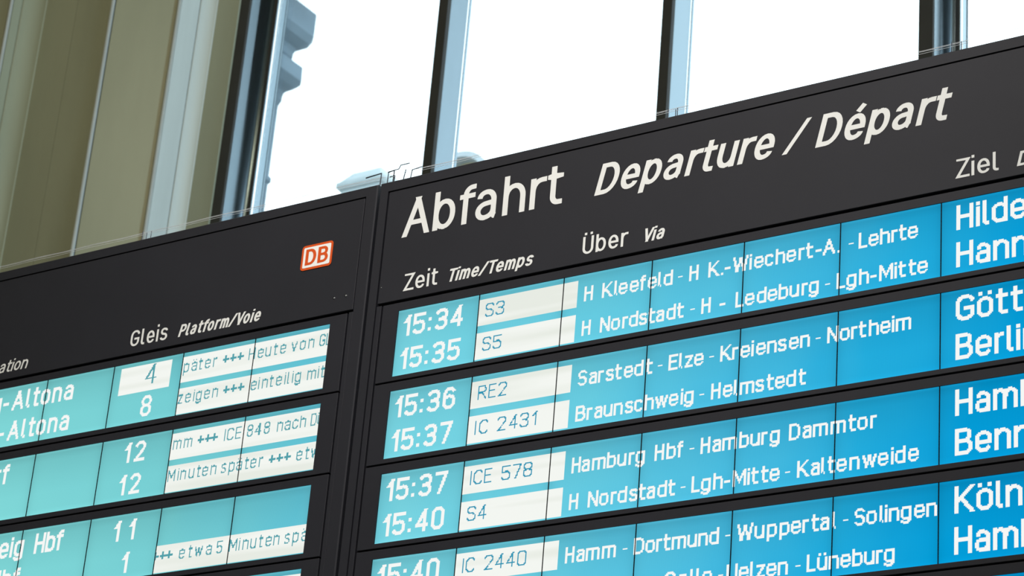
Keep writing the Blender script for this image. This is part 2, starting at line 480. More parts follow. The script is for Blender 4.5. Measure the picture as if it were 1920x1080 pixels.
# ------------------------------------------------------------------ stroke alphabet
XH = 0.75
DE = -0.26
def glyph(ch, rnd=0.26):
    """-> (width, [paths]); path = list of (cmd,x,y), closed paths end with ('Z',)"""
    X = XH
    def loop(x0, x1, y0, y1, f=0.5):
        mx_, my_ = (x0 + x1) / 2, (y0 + y1) / 2
        t_ = min((y1 - y0) / 2, f)
        return [('M', mx_, y0), ('H', x1, y0 + t_), ('L', x1, y1 - t_), ('V', mx_, y1), ('H', x0, y1 - t_), ('L', x0, y0 + t_), ('V', mx_, y0), ('Z',)]
    def arch_(x0, x1):
        return [('M', x0, X * 0.60), ('V', (x0 + x1) / 2, X), ('H', x1, X - rnd * 0.95), ('L', x1, 0)]
    W = 0.52
    G = {
     'A': (0.67, [[('M', 0, 0), ('L', .335, 1), ('L', .67, 0)], [('B', .13, .33), ('B', .54, .33)]]),
     'B': (0.58, [[('M', 0, 0), ('L', 0, 1), ('L', .30, 1), ('H', .54, .77), ('V', .30, .53), ('L', 0, .53)], [('B', .30, .53), ('H', .58, .27), ('V', .30, 0), ('L', 0, 0)]]),
     'C': (0.58, [[('M', .58, .74), ('V', .30, 1), ('H', 0, .66), ('L', 0, .34), ('V', .30, 0), ('H', .58, .26)]]),
     'D': (0.62, [[('M', 0, 0), ('L', 0, 1), ('L', .26, 1), ('H', .62, .5 + (.36 - rnd)), ('L', .62, .5 - (.36 - rnd)), ('V', .26, 0), ('L', 0, 0), ('Z',)]]),
     'E': (0.52, [[('M', .52, 1), ('L', 0, 1), ('L', 0, 0), ('L', .52, 0)], [('B', 0, .52), ('L', .46, .52)]]),
     'G': (0.62, [[('M', .62, .76), ('V', .31, 1), ('H', 0, .66), ('L', 0, .34), ('V', .31, 0), ('H', .62, .28), ('L', .62, .46), ('L', .34, .46)]]),
     'H': (0.56, [[('M', 0, 0), ('L', 0, 1)], [('M', .56, 0), ('L', .56, 1)], [('B', 0, .52), ('L', .56, .52)]]),
     'I': (0.0, [[('M', 0, 0), ('L', 0, 1)]]),
     'K': (0.60, [[('M', 0, 0), ('L', 0, 1)], [('M', .56, 1), ('B', .02, .42)], [('B', .17, .58), ('M', .60, 0)]]),
     'L': (0.48, [[('M', 0, 1), ('L', 0, 0), ('L', .48, 0)]]),
     'M': (0.72, [[('M', 0, 0), ('L', 0, 1)], [('M', 0.02, 1), ('L', .36, .28), ('L', .70, 1)], [('M', .72, 0), ('L', .72, 1)]]),
     'N': (0.60, [[('M', 0, 0), ('L', 0, 1)], [('M', 0.02, 1), ('L', .58, 0)], [('M', .60, 0), ('L', .60, 1)]]),
     'P': (0.56, [[('M', 0, 0), ('L', 0, 1), ('L', .30, 1), ('H', .56, .73), ('V', .30, .46), ('L', 0, .46)]]),
     'R': (0.58, [[('M', 0, 0), ('L', 0, 1), ('L', .30, 1), ('H', .56, .75), ('V', .30, .50), ('L', 0, .50)], [('B', .30, .50), ('M', .58, 0)]]),
     'S': (0.54, [[('M', .54, .79), ('V', .27, 1), ('H', 0, .77), ('V', .27, .52), ('H', .54, .25), ('V', .27, 0), ('H', 0, .20)]]),
     'T': (0.60, [[('M', 0, 1), ('L', .60, 1)], [('M', .30, 0), ('L', .30, 1)]]),
     'U': (0.58, [[('M', 0, 1), ('L', 0, .30), ('V', .29, 0), ('H', .58, .30), ('L', .58, 1)]]),
     'V': (0.66, [[('M', 0, 1), ('L', .33, 0), ('L', .66, 1)]]),
     'W': (0.88, [[('M', 0, 1), ('L', .20, 0), ('L', .44, .86), ('L', .68, 0), ('L', .88, 1)]]),
     'Z': (0.58, [[('M', 0, 1), ('L', .58, 1), ('L', 0, 0), ('L', .58, 0)]]),
     'a': (0.50, [[('M', .03, X - .17), ('V', .25, X), ('H', .50, X - .24), ('L', .50, 0)], [('B', .50, .42), ('L', .24, .42), ('H', 0, .21), ('V', .22, 0), ('H', .50, .20)]]),
     'b': (W, [[('M', 0, 0), ('L', 0, 1)], loop(0, W, 0, X, rnd)]),
     'c': (0.48, [[('M', .48, X - .20), ('V', .25, X), ('H', 0, X - rnd), ('L', 0, rnd), ('V', .25, 0), ('H', .48, .20)]]),
     'd': (W, [[('M', W, 0), ('L', W, 1)], loop(0, W, 0, X, rnd)]),
     'e': (0.52, [[('B', 0.02, .37), ('L', .52, .37), ('L', .52, X - rnd), ('V', .26, X), ('H', 0, X - rnd), ('L', 0, rnd), ('V', .26, 0), ('H', .50, .17)]]),
     'f': (0.36, [[('M', .36, 1), ('L', .34, 1), ('H', .12, .80), ('L', .12, 0)], [('M', 0, X), ('L', .36, X)]]),
     'g': (W, [loop(0, W, 0, X, rnd), [('M', W, X), ('L', W, DE + .22), ('V', .26, DE), ('H', 0, DE + .17)]]),
     'h': (W, [[('M', 0, 0), ('L', 0, 1)], arch_(0, W)]),
     'i': (0.0, [[('M', 0, 0), ('L', 0, X)], [('M', 0, .985), ('L', 0, 1.015)]]),
     'l': (0.16, [[('M', 0, 1), ('L', 0, .16), ('V', .14, 0), ('L', .16, 0)]]),
     'm': (0.80, [[('M', 0, 0), ('L', 0, X)], arch_(0, .40), arch_(.40, .80)]),
     'n': (W, [[('M', 0, 0), ('L', 0, X)], arch_(0, W)]),
     'o': (W, [loop(0, W, 0, X, rnd)]),
     'p': (W, [[('M', 0, DE), ('L', 0, X)], loop(0, W, 0, X, rnd)]),
     'r': (0.32, [[('M', 0, 0), ('L', 0, X)], [('M', 0, X * .58), ('V', .26, X), ('L', .32, X)]]),
     's': (0.46, [[('M', .46, X - .15), ('V', .24, X), ('H', .02, X - .18), ('V', .24, .385), ('H', .46, .18), ('V', .23, 0), ('H', 0, .15)]]),
     't': (0.38, [[('M', .12, .98), ('L', .12, .18), ('V', .30, 0), ('L', .38, 0)], [('M', 0, X), ('L', .38, X)]]),
     'u': (W, [[('M', 0, X), ('L', 0, rnd), ('V', .26, 0), ('H', W, X * .40)], [('M', W, 0), ('L', W, X)]]),
     'v': (0.50, [[('M', 0, X), ('L', .25, 0), ('L', .50, X)]]),
     'w': (0.72, [[('M', 0, X), ('L', .18, 0), ('L', .36, X * .9), ('L', .54, 0), ('L', .72, X)]]),
     'z': (0.46, [[('M', 0, X), ('L', .46, X), ('L', 0, 0), ('L', .46, 0)]]),
     '0': (0.54, [loop(0, .54, 0, 1, .26)]),
     '1': (0.30, [[('M', 0, .72), ('L', .30, .98)], [('M', .30, 0), ('L', .30, 1)]]),
     '2': (0.54, [[('M', 0, .76), ('V', .27, 1), ('H', .54, .76), ('B', .48, .58), ('B', .02, 0)], [('M', 0, 0), ('L', .54, 0)]]),
     '3': (0.54, [[('M', 0, .80), ('V', .27, 1), ('H', .54, .77), ('V', .28, .53), ('L', .20, .53)], [('B', .26, .53), ('H', .54, .26), ('V', .27, 0), ('H', 0, .20)]]),
     '4': (0.58, [[('M', .44, 0), ('L', .44, 1)], [('M', .44, 1), ('B', .02, .27)], [('M', 0, .27), ('L', .58, .27)]]),
     '5': (0.54, [[('M', .52, 1), ('L', .02, 1), ('L', .02, .54), ('L', .28, .60), ('H', .54, .32), ('L', .54, .28), ('V', .27, 0), ('H', 0, .19)]]),
     '6': (0.54, [[('M', .52, .82), ('V', .27, 1), ('H', 0, .66), ('L', 0, .29), ('V', .27, 0), ('H', .54, .28), ('L', .54, .33), ('V', .27, .60), ('H', 0, .34)]]),
     '7': (0.54, [[('M', 0, 1), ('L', .54, 1), ('L', .20, 0)]]),
     '8': (0.54, [loop(.02, .52, .53, 1, .22), loop(0, .54, 0, .53, .25)]),
     '.': (0.0, [[('M', 0, 0), ('L', 0, .015)]]),
     ':': (0.0, [[('M', 0, .04), ('L', 0, .06)], [('M', 0, .62), ('L', 0, .64)]]),
     '-': (0.34, [[('M', 0, .40), ('L', .34, .40)]]),
     '_': (0.34, [[('M', 0, .40), ('L', .34, .40)]]),
     '+': (0.50, [[('M', 0, .38), ('L', .50, .38)], [('M', .25, .16), ('L', .25, .60)]]),
     '/': (0.50, [[('M', 0, 0), ('L', .50, 1)]]),
     ' ': (0.30, []),
    }
    base = {'Ü': 'U', 'ö': 'o', 'ü': 'u', 'ä': 'a', 'é': 'e'}
    if ch in base:
        wd, ps = G[base[ch]]
        top = 1.24 if ch == 'Ü' else 1.0
        if ch == 'é':
            ps = ps + [[('B', wd * .45, .90), ('B', wd * .80, 1.14)]]
        else:
            ps = ps + [[('M', wd * .16, top), ('L', wd * .16, top + .015)], [('M', wd * .84, top), ('L', wd * .84, top + .015)]]
        return wd, ps
    return G[ch]

GUIDES = (0.0, 1.0, XH)
def flatten(path, sq, n=6):
    pts = []; caps = ['c', 'c']; closed = False
    cur = None
    last = None
    for c in path:
        if c[0] == 'Z':
            closed = True
            break
        x, y = c[1], c[2]
        if c[0] in 'HV' and cur is not None:
            for k in range(1, n + 1):
                a = math.pi / 2 * k / n
                s_, c_ = math.sin(a) ** sq, math.cos(a) ** sq
                if c[0] == 'H':
                    pts.append((cur[0] + (x - cur[0]) * s_, cur[1] + (y - cur[1]) * (1 - c_)))
                else:
                    pts.append((cur[0] + (x - cur[0]) * (1 - c_), cur[1] + (y - cur[1]) * s_))
            last = 'arc'
        else:
            pts.append((x, y)); last = c[0]
        cur = (x, y)
    if path[0][0] == 'B' or (len(path) > 1 and path[1][0] in 'HV'):
        caps[0] = 'b'
    if last in ('arc', 'B'):
        caps[1] = 'b'
    if closed and math.hypot(pts[0][0] - pts[-1][0], pts[0][1] - pts[-1][1]) < 1e-6:
        pts = pts[:-1]
    return pts, caps, closed

def clip_poly(poly, y, keep_below):
    out = []
    for i in range(len(poly)):
        a, b = poly[i], poly[(i + 1) % len(poly)]
        ia = (a[1] <= y) if keep_below else (a[1] >= y)
        ib = (b[1] <= y) if keep_below else (b[1] >= y)
        if ia:
            out.append(a)
        if ia != ib:
            t_ = (y - a[1]) / (b[1] - a[1])
            out.append((a[0] + (b[0] - a[0]) * t_, y))
    return out

def stroke(pts, caps, closed, hw, hv):
    """pts in real units; elliptical pen with half widths hw (across) and hv (up). returns convex polygons"""
    k = hw / hv
    P = [Vector((x, y * k)) for x, y in pts]
    n = len(P)
    if n < 2:
        return []
    clips = []
    if not closed:
        for e, (a, b) in enumerate(((0, 1), (n - 1, n - 2))):
            d = (P[a] - P[b]); L = d.length
            if L < 1e-9:
                continue
            d /= L
            if caps[e] == 'c':
                if abs(d.x) < 0.02 or abs(d.y) < 0.02:
                    P[a] = P[a] + d * hw
                else:
                    yy = P[a].y + (hw if d.y > 0 else -hw)
                    P[a] = P[a] + d * hw * 3
                    clips.append((yy, d.y > 0, e))
    dirs = []
    segs = n if closed else n - 1
    for i in range(segs):
        d = P[(i + 1) % n] - P[i]
        dirs.append(d.normalized() if d.length > 1e-9 else (dirs[-1] if dirs else Vector((1, 0))))
    Lo, Ro = [], []
    polys = []
    for i in range(n):
        if closed:
            d0, d1 = dirs[i - 1], dirs[i]
        else:
            d0 = dirs[max(i - 1, 0)]; d1 = dirs[min(i, segs - 1)]
        n0 = Vector((-d0.y, d0.x)); n1 = Vector((-d1.y, d1.x))
        mt = n0 + n1
        if mt.length < 0.75:      # sharp: treat as two separate strokes with a wedge
            Lo.append((P[i] + n0 * hw, P[i] + n1 * hw)); Ro.append((P[i] - n0 * hw, P[i] - n1 * hw))
            ext = []
            for sgn in (1, -1):
                a_, b_ = P[i] + n0 * hw * sgn, P[i] + n1 * hw * sgn
                polys.append(('w', [P[i], a_ + d0 * hw * 1.6, b_ - d1 * hw * 1.6, b_], i))
                polys.append(('w', [P[i], a_, a_ + d0 * hw * 1.6, b_ - d1 * hw * 1.6], i))
        else:
            mt = mt.normalized(); s_ = hw / max(mt.dot(n0), 0.35)
            Lo.append((P[i] + mt * s_,) * 2); Ro.append((P[i] - mt * s_,) * 2)
    out = []
    for i in range(segs):
        j = (i + 1) % n
        q = [Lo[i][1], Lo[j][0], Ro[j][0], Ro[i][1]]
        q = [(v.x, v.y) for v in q]
        for yy, below, e in clips:
            if (e == 0 and i == 0) or (e == 1 and i == segs - 1):
                q = clip_poly(q, yy, below)
        out.append(q)
    ymin = min(p_[1] for p_ in pts) * k - hw; ymax = max(p_[1] for p_ in pts) * k + hw
    for _, q, i in polys:
        q = [(v.x, v.y) for v in q]
        q = clip_poly(clip_poly(q, ymax, True), ymin, False)
        out.append(q)
    return [[(x, y / k) for x, y in q] for q in out if len(q) >= 3]

def glyph_polys(ch, cap, wx, wt, wtv, sq, rnd=0.36):
    """cap height, width factor, stroke width, vertical stroke width -> polygons with outer box starting at 0, and outer width"""
    wd, paths = glyph(ch, rnd)
    if ch == 't':
        wd, paths = 0.31, [[('M', .10, .98), ('L', .10, .18), ('V', .26, 0), ('L', .31, 0)], [('M', 0, XH), ('L', .31, XH)]]
    elif ch == 'f':
        wd, paths = 0.33, [[('M', .33, 1), ('L', .30, 1), ('H', .11, .80), ('L', .11, 0)], [('M', 0, XH), ('L', .32, XH)]]
    elif ch == 'i':
        wd, paths = 0.0, [[('M', 0, 0), ('L', 0, XH - .015)], [('B', 0, .985), ('B', 0, 1.15)]]
    elif ch == 'a':
        wd, paths = 0.54, [[('M', .03, XH - .17), ('V', .24, XH), ('H', .47, XH - .26), ('L', .47, .12), ('V', .53, 0.0)],
                           [('B', .47, .43), ('L', .26, .41), ('H', 0, .20), ('V', .20, 0), ('H', .47, .22)]]
    out = []
    hw, hv = wt / 2, wtv / 2
    width = wd * cap * wx
    width_out = max(width, 0) + wt if wd > 0 else wt
    if ch == ' ':
        return [], wd * cap * wx
    sx_ = (width_out - wt) / wd if wd > 0 else 0
    for p in paths:
        pts, caps, closed = flatten(p, sq)
        pp = [(hw + x * sx_, hv + y * (cap - wtv)) for x, y in pts]
        out += stroke(pp, caps, closed, hw, hv)
    return out, width_out

def union_traps(polys, cap):
    """merge overlapping convex polygons into non-overlapping trapezoids (horizontal bands)"""
    ys = sorted({round(p[1], 6) for q in polys for p in q})
    lo, hi = ys[0], ys[-1]
    ys += [lo + (hi - lo) * k / 48 for k in range(49)]
    ys = sorted(ys)
    yy = [ys[0]]
    for v in ys[1:]:
        if v - yy[-1] > cap * 0.004:
            yy.append(v)
    yy[-1] = hi
    def spans(y):
        iv = []
        for q in polys:
            xs = []
            for i in range(len(q)):
                a, b = q[i], q[(i + 1) % len(q)]
                if (a[1] - y) * (b[1] - y) < 0:
                    xs.append(a[0] + (b[0] - a[0]) * (y - a[1]) / (b[1] - a[1]))
            if len(xs) >= 2:
                iv.append([min(xs), max(xs)])
        iv.sort()
        out = []
        for a, b in iv:
            if out and a <= out[-1][1] + 1e-6:
                out[-1][1] = max(out[-1][1], b)
            else:
                out.append([a, b])
        return out
    res = []
    for y0, y1 in zip(yy, yy[1:]):
        e = (y1 - y0) * 0.02
        a, b = spans(y0 + e), spans(y1 - e)
        if len(a) != len(b):
            a = b = spans((y0 + y1) / 2)
        for (l0, r0), (l1, r1) in zip(a, b):
            res.append([(l0, y0), (r0, y0), (r1, y1), (l1, y1)])
    return res

_gc = {}
def sign_text(name, text, x0, x1, zb, cap, wt, mat, parent, y, shear=0.0, wtv=None, gap=0.13, sq=0.98, narrow=()):
    """smooth vinyl lettering fitted between x0 and x1 on baseline zb"""
    wtv = wtv or wt * 0.86
    def total(wx):
        t_ = 0; 
        for i, ch in enumerate(text):
            _, w_ = glyph_polys(ch, cap, wx, wt, wtv, sq)
            t_ += w_
            if i < len(text) - 1:
                t_ += g(i)
        return t_
    def g(i):
        a, b = text[i], text[i + 1]
        s_ = gap * cap
        if a in 'fr':
            s_ *= 0.25 if b in 'aeot' else 0.7
        elif a == 't':
            s_ *= 0.7
        if b in 'ft':
            s_ *= 0.85
        if a in 'AVTPZ/' or b in 'AVT/':
            s_ *= 0.85 if a == 'A' else 0.6
        if a in 'TV' and b in 'aeiomp':
            s_ = 0.02 * cap
        if a == ' ' or b == ' ':
            s_ = 0
        return s_
    lo, hi = 0.4, 3.0
    target = (x1 - x0) - shear * 0.0
    for _ in range(28):
        mid = (lo + hi) / 2
        if total(mid) > target:
            hi = mid
        else:
            lo = mid
    wx = (lo + hi) / 2
    V = []; F = []
    cx_ = x0
    for i, ch in enumerate(text):
        polys, w_ = glyph_polys(ch, cap, wx, wt, wtv, sq)
        key = (ch, cap, round(wx, 5), wt, wtv, sq)
        if polys and key not in _gc:
            _gc[key] = union_traps(polys, cap)
        for q in (_gc[key] if polys else []):
            b = len(V)
            V += [(cx_ + px_ + shear * pz, y, zb + pz) for px_, pz in q]
            F.append(tuple(range(b, b + len(q))))
        cx_ += w_ + (g(i) if i < len(text) - 1 else 0)
    o = link(name, mesh(name, V, F), parent, mat)
    return o

def inside(poly, x, y):
    s_ = 0
    for i in range(len(poly)):
        a, b = poly[i], poly[(i + 1) % len(poly)]
        c = (b[0] - a[0]) * (y - a[1]) - (b[1] - a[1]) * (x - a[0])
        if abs(c) < 1e-9:
            continue
        if s_ == 0:
            s_ = 1 if c > 0 else -1
        elif (c > 0) != (s_ > 0):
            return False
    return True

_cache = {}
def bitmap(ch, cap, wt, wx):
    key = (ch, cap, wt, wx)
    if key in _cache:
        return _cache[key]
    wd, paths = glyph(ch)
    if ch == ' ':
        _cache[key] = ([], int(round(wd * cap * wx)))
        return _cache[key]
    w_in = max(round(wd * cap * wx * (1.13 if wt > 1 else 1.06)), wt + round(wd * cap * wx * 0.6)) - wt if wd > 0 else 0
    if ch in 'VAvMWw' and False:
        pass
    W_ = w_in + wt
    hw = wt / 2
    polys = []
    for p in paths:
        pts, caps, closed = flatten(p, 0.85, 4)
        pp = [(hw + (x / wd * w_in if wd else 0), hw + y * (cap - wt)) for x, y in pts]
        if ch == '_':
            polys += stroke(pp, caps, closed, 0.5, 0.5)
        else:
            hh = 0.64 if wt == 1 else hw
            polys += stroke(pp, caps, closed, hh, hh)
    runs = []
    ylo = int(DE * cap) - wt; yhi = int(cap * 1.4)
    for r in range(ylo, yhi):
        start = None
        for c in range(-1, W_ + 2):
            x, y = c + 0.5 + 1e-4, r + 0.5 - 2e-3
            on = any(inside(q, x, y) for q in polys)
            if on and start is None:
                start = c
            if not on and start is not None:
                runs.append((r, start, c)); start = None
        if start is not None:
            runs.append((r, start, W_ + 2))
    _cache[key] = (runs, W_)
    return _cache[key]

PX = 0.3195 / 80
def lcd_text(name, text, X0, X1, zb, cap, wt, mat, parent, y, gap=None, clip=None, wx=1.0, pxv=0.00391, fit='right'):
    """bitmapped lettering of the display. X0..X1 board metres, zb baseline"""
    n = len(text)
    ws = [bitmap(ch, cap, wt, wx)[1] for ch in text]
    g0 = gap if gap is not None else max(1, round(cap * 0.12))
    if X1 is None:
        gaps = [g0] * (n - 1)
    else:
        tot = round((X1 - X0) / PX)
        rest = tot - sum(ws)
        gaps = [rest / max(n - 1, 1)] * (n - 1)
    V = []; F = []
    x = 0.0
    for i, ch in enumerate(text):
        runs, w_ = bitmap(ch, cap, wt, wx)
        bx = round(x)
        for r, a, b in runs:
            xa = X0 + (bx + a) * PX; xb = X0 + (bx + b) * PX
            if clip:
                xa = max(xa, clip[0]); xb = min(xb, clip[1])
                if xb <= xa:
                    continue
            za = zb + r * pxv; zt = za + pxv
            k = len(V)
            V += [(xa, y, za), (xb, y, za), (xb, y, zt), (xa, y, zt)]
            F.append((k, k + 1, k + 2, k + 3))
        x += w_ + (gaps[i] if i < n - 1 else 0)
    return link(name, mesh(name, V, F), parent, mat)

# ------------------------------------------------------------------ the two boards
PITCH = 0.2838
ZTOP = 3.3045 + H            # upper edge of the first display row
NROW = 6
YL = D                       # lcd plane
YF = D - 0.006               # front of the housing
YBK = D + 0.30

def add_at(root, o):
    o.matrix_parent_inverse = Matrix.Identity(4)
    return o

def build_board(root, xl, xr, inner_l, inner_r, mod_l, mod_r):
    """housing, header plate, row modules. coordinates are world ones, root sits at the origin of the board foot"""
    zt = 3.7955 + H
    zb = ZTOP + 0.031 - PITCH * NROW - 0.02 - 0.05
    # body behind
    box('housing_back', xl + 0.004, xr - 0.004, D + 0.03, YBK, zb + 0.004, zt - 0.004, M['case'], root, bevel=0.006)
    box('recess_sheet', xl + 0.01, xr - 0.01, D + 0.012, D + 0.03, zb + 0.01, zt - 0.01, M['groove'], root)
    me = frame_mesh('outer_frame', xl, xr, zb, zt, inner_l - 0.003, inner_r + 0.003, zb + 0.04, 3.7585 + H, YF, D + 0.03, 0.004)
    link('outer_frame', me, root, M['case'])
    hz0 = 3.3385 + H
    header = box('header_panel', inner_l + 0.0015, inner_r - 0.0025, YF + 0.0015, D + 0.012, hz0 + 0.0045, 3.7545 + H, M['case'], root, bevel=0.0015)
    # narrow strips beside the modules
    zlow = zb + 0.042
    for a, b in ((inner_l, mod_l - 0.004), (mod_r + 0.004, inner_r)):
        box('side_strip', a, b, YF + 0.002, D + 0.012, zlow, hz0 - 0.0035, M['case'], root, bevel=0.001)
    return header, zb

rows_of = {}
def build_row(root, i, mod_l, mod_r, lx0, mw, n, ztop, zsh=0.0):
    top = (3.3335 + H) if i == 0 else (ZTOP - 0.2521 - PITCH * (i - 1) - 0.0022)
    bot = ZTOP - 0.2521 - PITCH * i + 0.0032
    lt = ztop - PITCH * i; lb = lt - 0.2333
    rw = link('display_row', frame_mesh('display_row', mod_l, mod_r, bot, top, lx0, lx0 + mw * n, lb, lt, YF + 0.002, D + 0.012, 0.0012), root, M['case'])
    key = (round(mw, 4),)
    if key not in rows_of:
        hw = mw / 2 - 0.0007
        me = mesh('lcd_panel', [(-hw, 0, -0.11665), (hw, 0, -0.11665), (hw, 0, 0.11665), (-hw, 0, 0.11665),
                                (-hw, 0.008, -0.11665), (hw, 0.008, -0.11665), (hw, 0.008, 0.11665), (-hw, 0.008, 0.11665)],
                  [(0, 1, 2, 3), (5, 4, 7, 6), (4, 0, 3, 7), (1, 5, 6, 2), (3, 2, 6, 7), (4, 5, 1, 0)])
        me.materials.append(M['lcd'])
        dv = bpy.data.meshes.new('panel_joint')
        bm = bmesh.new(); box_bm(bm, -0.0014, 0.0014, -0.0020, 0.002, -0.1166, 0.1166); bm.to_mesh(dv); bm.free()
        dv.materials.append(M['groove'])
        rows_of[key] = (me, dv)
    me, dv = rows_of[key]
    for k in range(n):
        o = bpy.data.objects.new('lcd_panel', me); C.objects.link(o); o.parent = rw
        o.location = (lx0 + mw * (k + 0.5), YL, lb + 0.11665)
        if k:
            d_ = bpy.data.objects.new('panel_joint', dv); C.objects.link(d_); d_.parent = rw
            d_.location = (lx0 + mw * k, YL, lb + 0.11665)
    return rw, lt

def cell(rw, xa, xb, za, zb):
    y0, y1 = YL - 0.0004, YL - 0.0001
    o = link('white_field', mesh('white_field', [(xa, y0, zb), (xb, y0, zb), (xb, y0, za), (xa, y0, za)], [(0, 1, 2, 3)]), rw, M['cell'])
    return o

# ---- right board
br = empty('departure_board', (0, 0, 0))
tag(br, 'wide dark grey departure board headed Abfahrt, rows of blue backlit displays, right of the gap', 'departure board', 'station boards side by side')
BX0, BMW = -4.6752, 0.31937
NB = 11
bxr = BX0 + BMW * NB
hdr, zbot = build_board(br, -4.805, bxr + 0.13, -4.766, bxr + 0.092, -4.7425, bxr + 0.067)
YH = YF + 0.0015 - 0.0008
SB, SI = 3.571 + H, 3.3715 + H
sign_text('lettering', 'Abfahrt', -4.690, -4.066, SB, .1415, .0205, M['vinyl'], hdr, YH, gap=0.125)
sign_text('lettering', 'Departure', -3.945, -3.318, SB, .1085, .0182, M['vinyl'], hdr, YH, shear=0.235, gap=0.12)
sign_text('lettering', '/', -3.277, -3.212, SB, .1085, .0150, M['vinyl'], hdr, YH, shear=0.235)
sign_text('lettering', 'Départ', -3.169, -2.745, SB, .1085, .0182, M['vinyl'], hdr, YH, shear=0.235, gap=0.12)
sign_text('lettering', 'Zeit', -4.662, -4.528, SI, .0610, .0088, M['vinyl'], hdr, YH, gap=0.15)
sign_text('lettering', 'Time/Temps', -4.490, -4.163, SI, .0460, .0088, M['vinyl'], hdr, YH, shear=0.235, gap=0.13)
sign_text('lettering', 'Über', -3.974, -3.808, SI, .0610, .0088, M['vinyl'], hdr, YH, gap=0.15)
sign_text('lettering', 'Via', -3.757, -3.680, SI, .0460, .0088, M['vinyl'], hdr, YH, shear=0.235, gap=0.13)
sign_text('lettering', 'Ziel', -2.712, -2.582, SI, .0610, .0088, M['vinyl'], hdr, YH, gap=0.15)
sign_text('lettering', 'Destination', -2.527, -2.170, SI, .0460, .0088, M['vinyl'], hdr, YH, shear=0.235, gap=0.13)
RB = []
for i in range(NROW):
    rw, lt = build_row(br, i, -4.7395, bxr + 0.064, BX0, BMW, NB, ZTOP)
    RB.append((rw, lt))

def t1(i, s_, X0, X1, line, kind):
    rw, lt = RB[i]
    zb = lt - (0.0945 if line == 0 else 0.2112)
    if kind == 'time':
        lcd_text('lettering', s_, X0, X1, zb - 0.0010, 19, 3, M['glow'], rw, YL - 0.0008, wx=1.0)
    elif kind == 'via':
        lcd_text('lettering', s_, X0, X1, zb, 13, 2, M['glow'], rw, YL - 0.0008)
    elif kind == 'goal':
        lcd_text('lettering', s_, X0, X1, zb - 0.0012, 20, 3, M['glow'], rw, YL - 0.0008)
    elif kind == 'train':
        zb = lt - (0.0825 if line == 0 else 0.2000)
        lcd_text('lettering', s_, X0, X1, zb, 12, 1, M['ink_r'], rw, YL - 0.0008, wx=1.1)

times = [('15:34', '15:35'), ('15:36', '15:37'), ('15:37', '15:40'), ('15:40', None)]
trains = [('S3', -4.258, 'S5', -4.257), ('RE2', -4.219, 'IC 2431', -4.102), ('ICE 578', -4.099, 'S4', -4.258), ('IC 2440', -4.097, None, 0)]
for i in range(4):
    rw, lt = RB[i]
    for ln in (0, 1):
        if times[i][ln]:
            t1(i, times[i][ln], -4.6465, -4.413, ln, 'time')
        a, b = ((0.0185, 0.1100), (0.1350, 0.2268))[ln]
        cell(rw, BX0 + BMW + 0.001, BX0 + 2 * BMW, lt - a, lt - b)
        cell(rw, BX0 + 2 * BMW, -3.9835, lt - a, lt - b)
    a, xa, b, xb = trains[i]
    t1(i, a, -4.3285, xa, 0, 'train')
    if b:
        t1(i, b, -4.3285, xb, 1, 'train')
VIA = [
 (0, 0, [('H', -3.958, -3.926), ('Kleefeld', -3.893, -3.642), ('_', -3.629, -3.602), ('H', -3.584, -3.552), ('K.-Wiechert-A.', -3.518, -3.079), ('_', -3.057, -3.030), ('Lehrte', -3.019, -2.831)]),
 (0, 1, [('H', -3.958, -3.926), ('Nordstadt', -3.892, -3.595), ('_', -3.580, -3.553), ('H', -3.536, -3.504), ('-', -3.474, -3.453), ('Ledeburg', -3.420, -3.146), ('_', -3.130, -3.103), ('Lgh-Mitte', -3.087, -2.801)]),
 (1, 0, [('Sarstedt', -3.958, -3.696), ('_', -3.682, -3.655), ('Elze', -3.639, -3.519), ('_', -3.506, -3.479), ('Kreiensen', -3.463, -3.169), ('_', -3.155, -3.128), ('Northeim', -3.112, -2.849)]),
 (1, 1, [('Braunschweig', -3.958, -3.546), ('_', -3.533, -3.506), ('Helmstedt', -3.488, -3.178)]),
 (2, 0, [('Hamburg', -3.958, -3.701), ('Hbf', -3.669, -3.573), ('_', -3.557, -3.530), ('Hamburg', -3.514, -3.255), ('Dammtor', -3.225, -2.951)]),
 (2, 1, [('H', -3.958, -3.926), ('Nordstadt', -3.892, -3.593), ('_', -3.580, -3.553), ('Lgh-Mitte', -3.538, -3.252), ('_', -3.239, -3.212), ('Kaltenweide', -3.195, -2.821)]),
 (3, 0, [('Hamm', -3.958, -3.781), ('_', -3.765, -3.738), ('Dortmund', -3.722, -3.438), ('_', -3.424, -3.397), ('Wuppertal', -3.380, -3.068), ('_', -3.052, -3.025), ('Solingen', -3.011, -2.765)]),
 (3, 1, [('Celle', -3.611, -3.455), ('_', -3.441, -3.414 - .012), ('Uelzen', -3.409, -3.212), ('_', -3.196, -3.169), ('Lüneburg', -3.155, -2.888)]),
]
for i, ln, parts in VIA:
    for s_, a, b in parts:
        d_ = 0.006 if s_ == '_' else 0.0
        t1(i, s_, a + d_, b + d_, ln, 'via')
GOAL = [('Hildesheim', 'Hannover'), ('Göttingen', 'Berlin'), ('Hamburg', 'Bennem\u00fchlen'), ('Köln', 'Hamburg')]
for i, pr in enumerate(GOAL):
    for ln in (0, 1):
        t1(i, pr[ln], -2.7125, None, ln, 'goal')

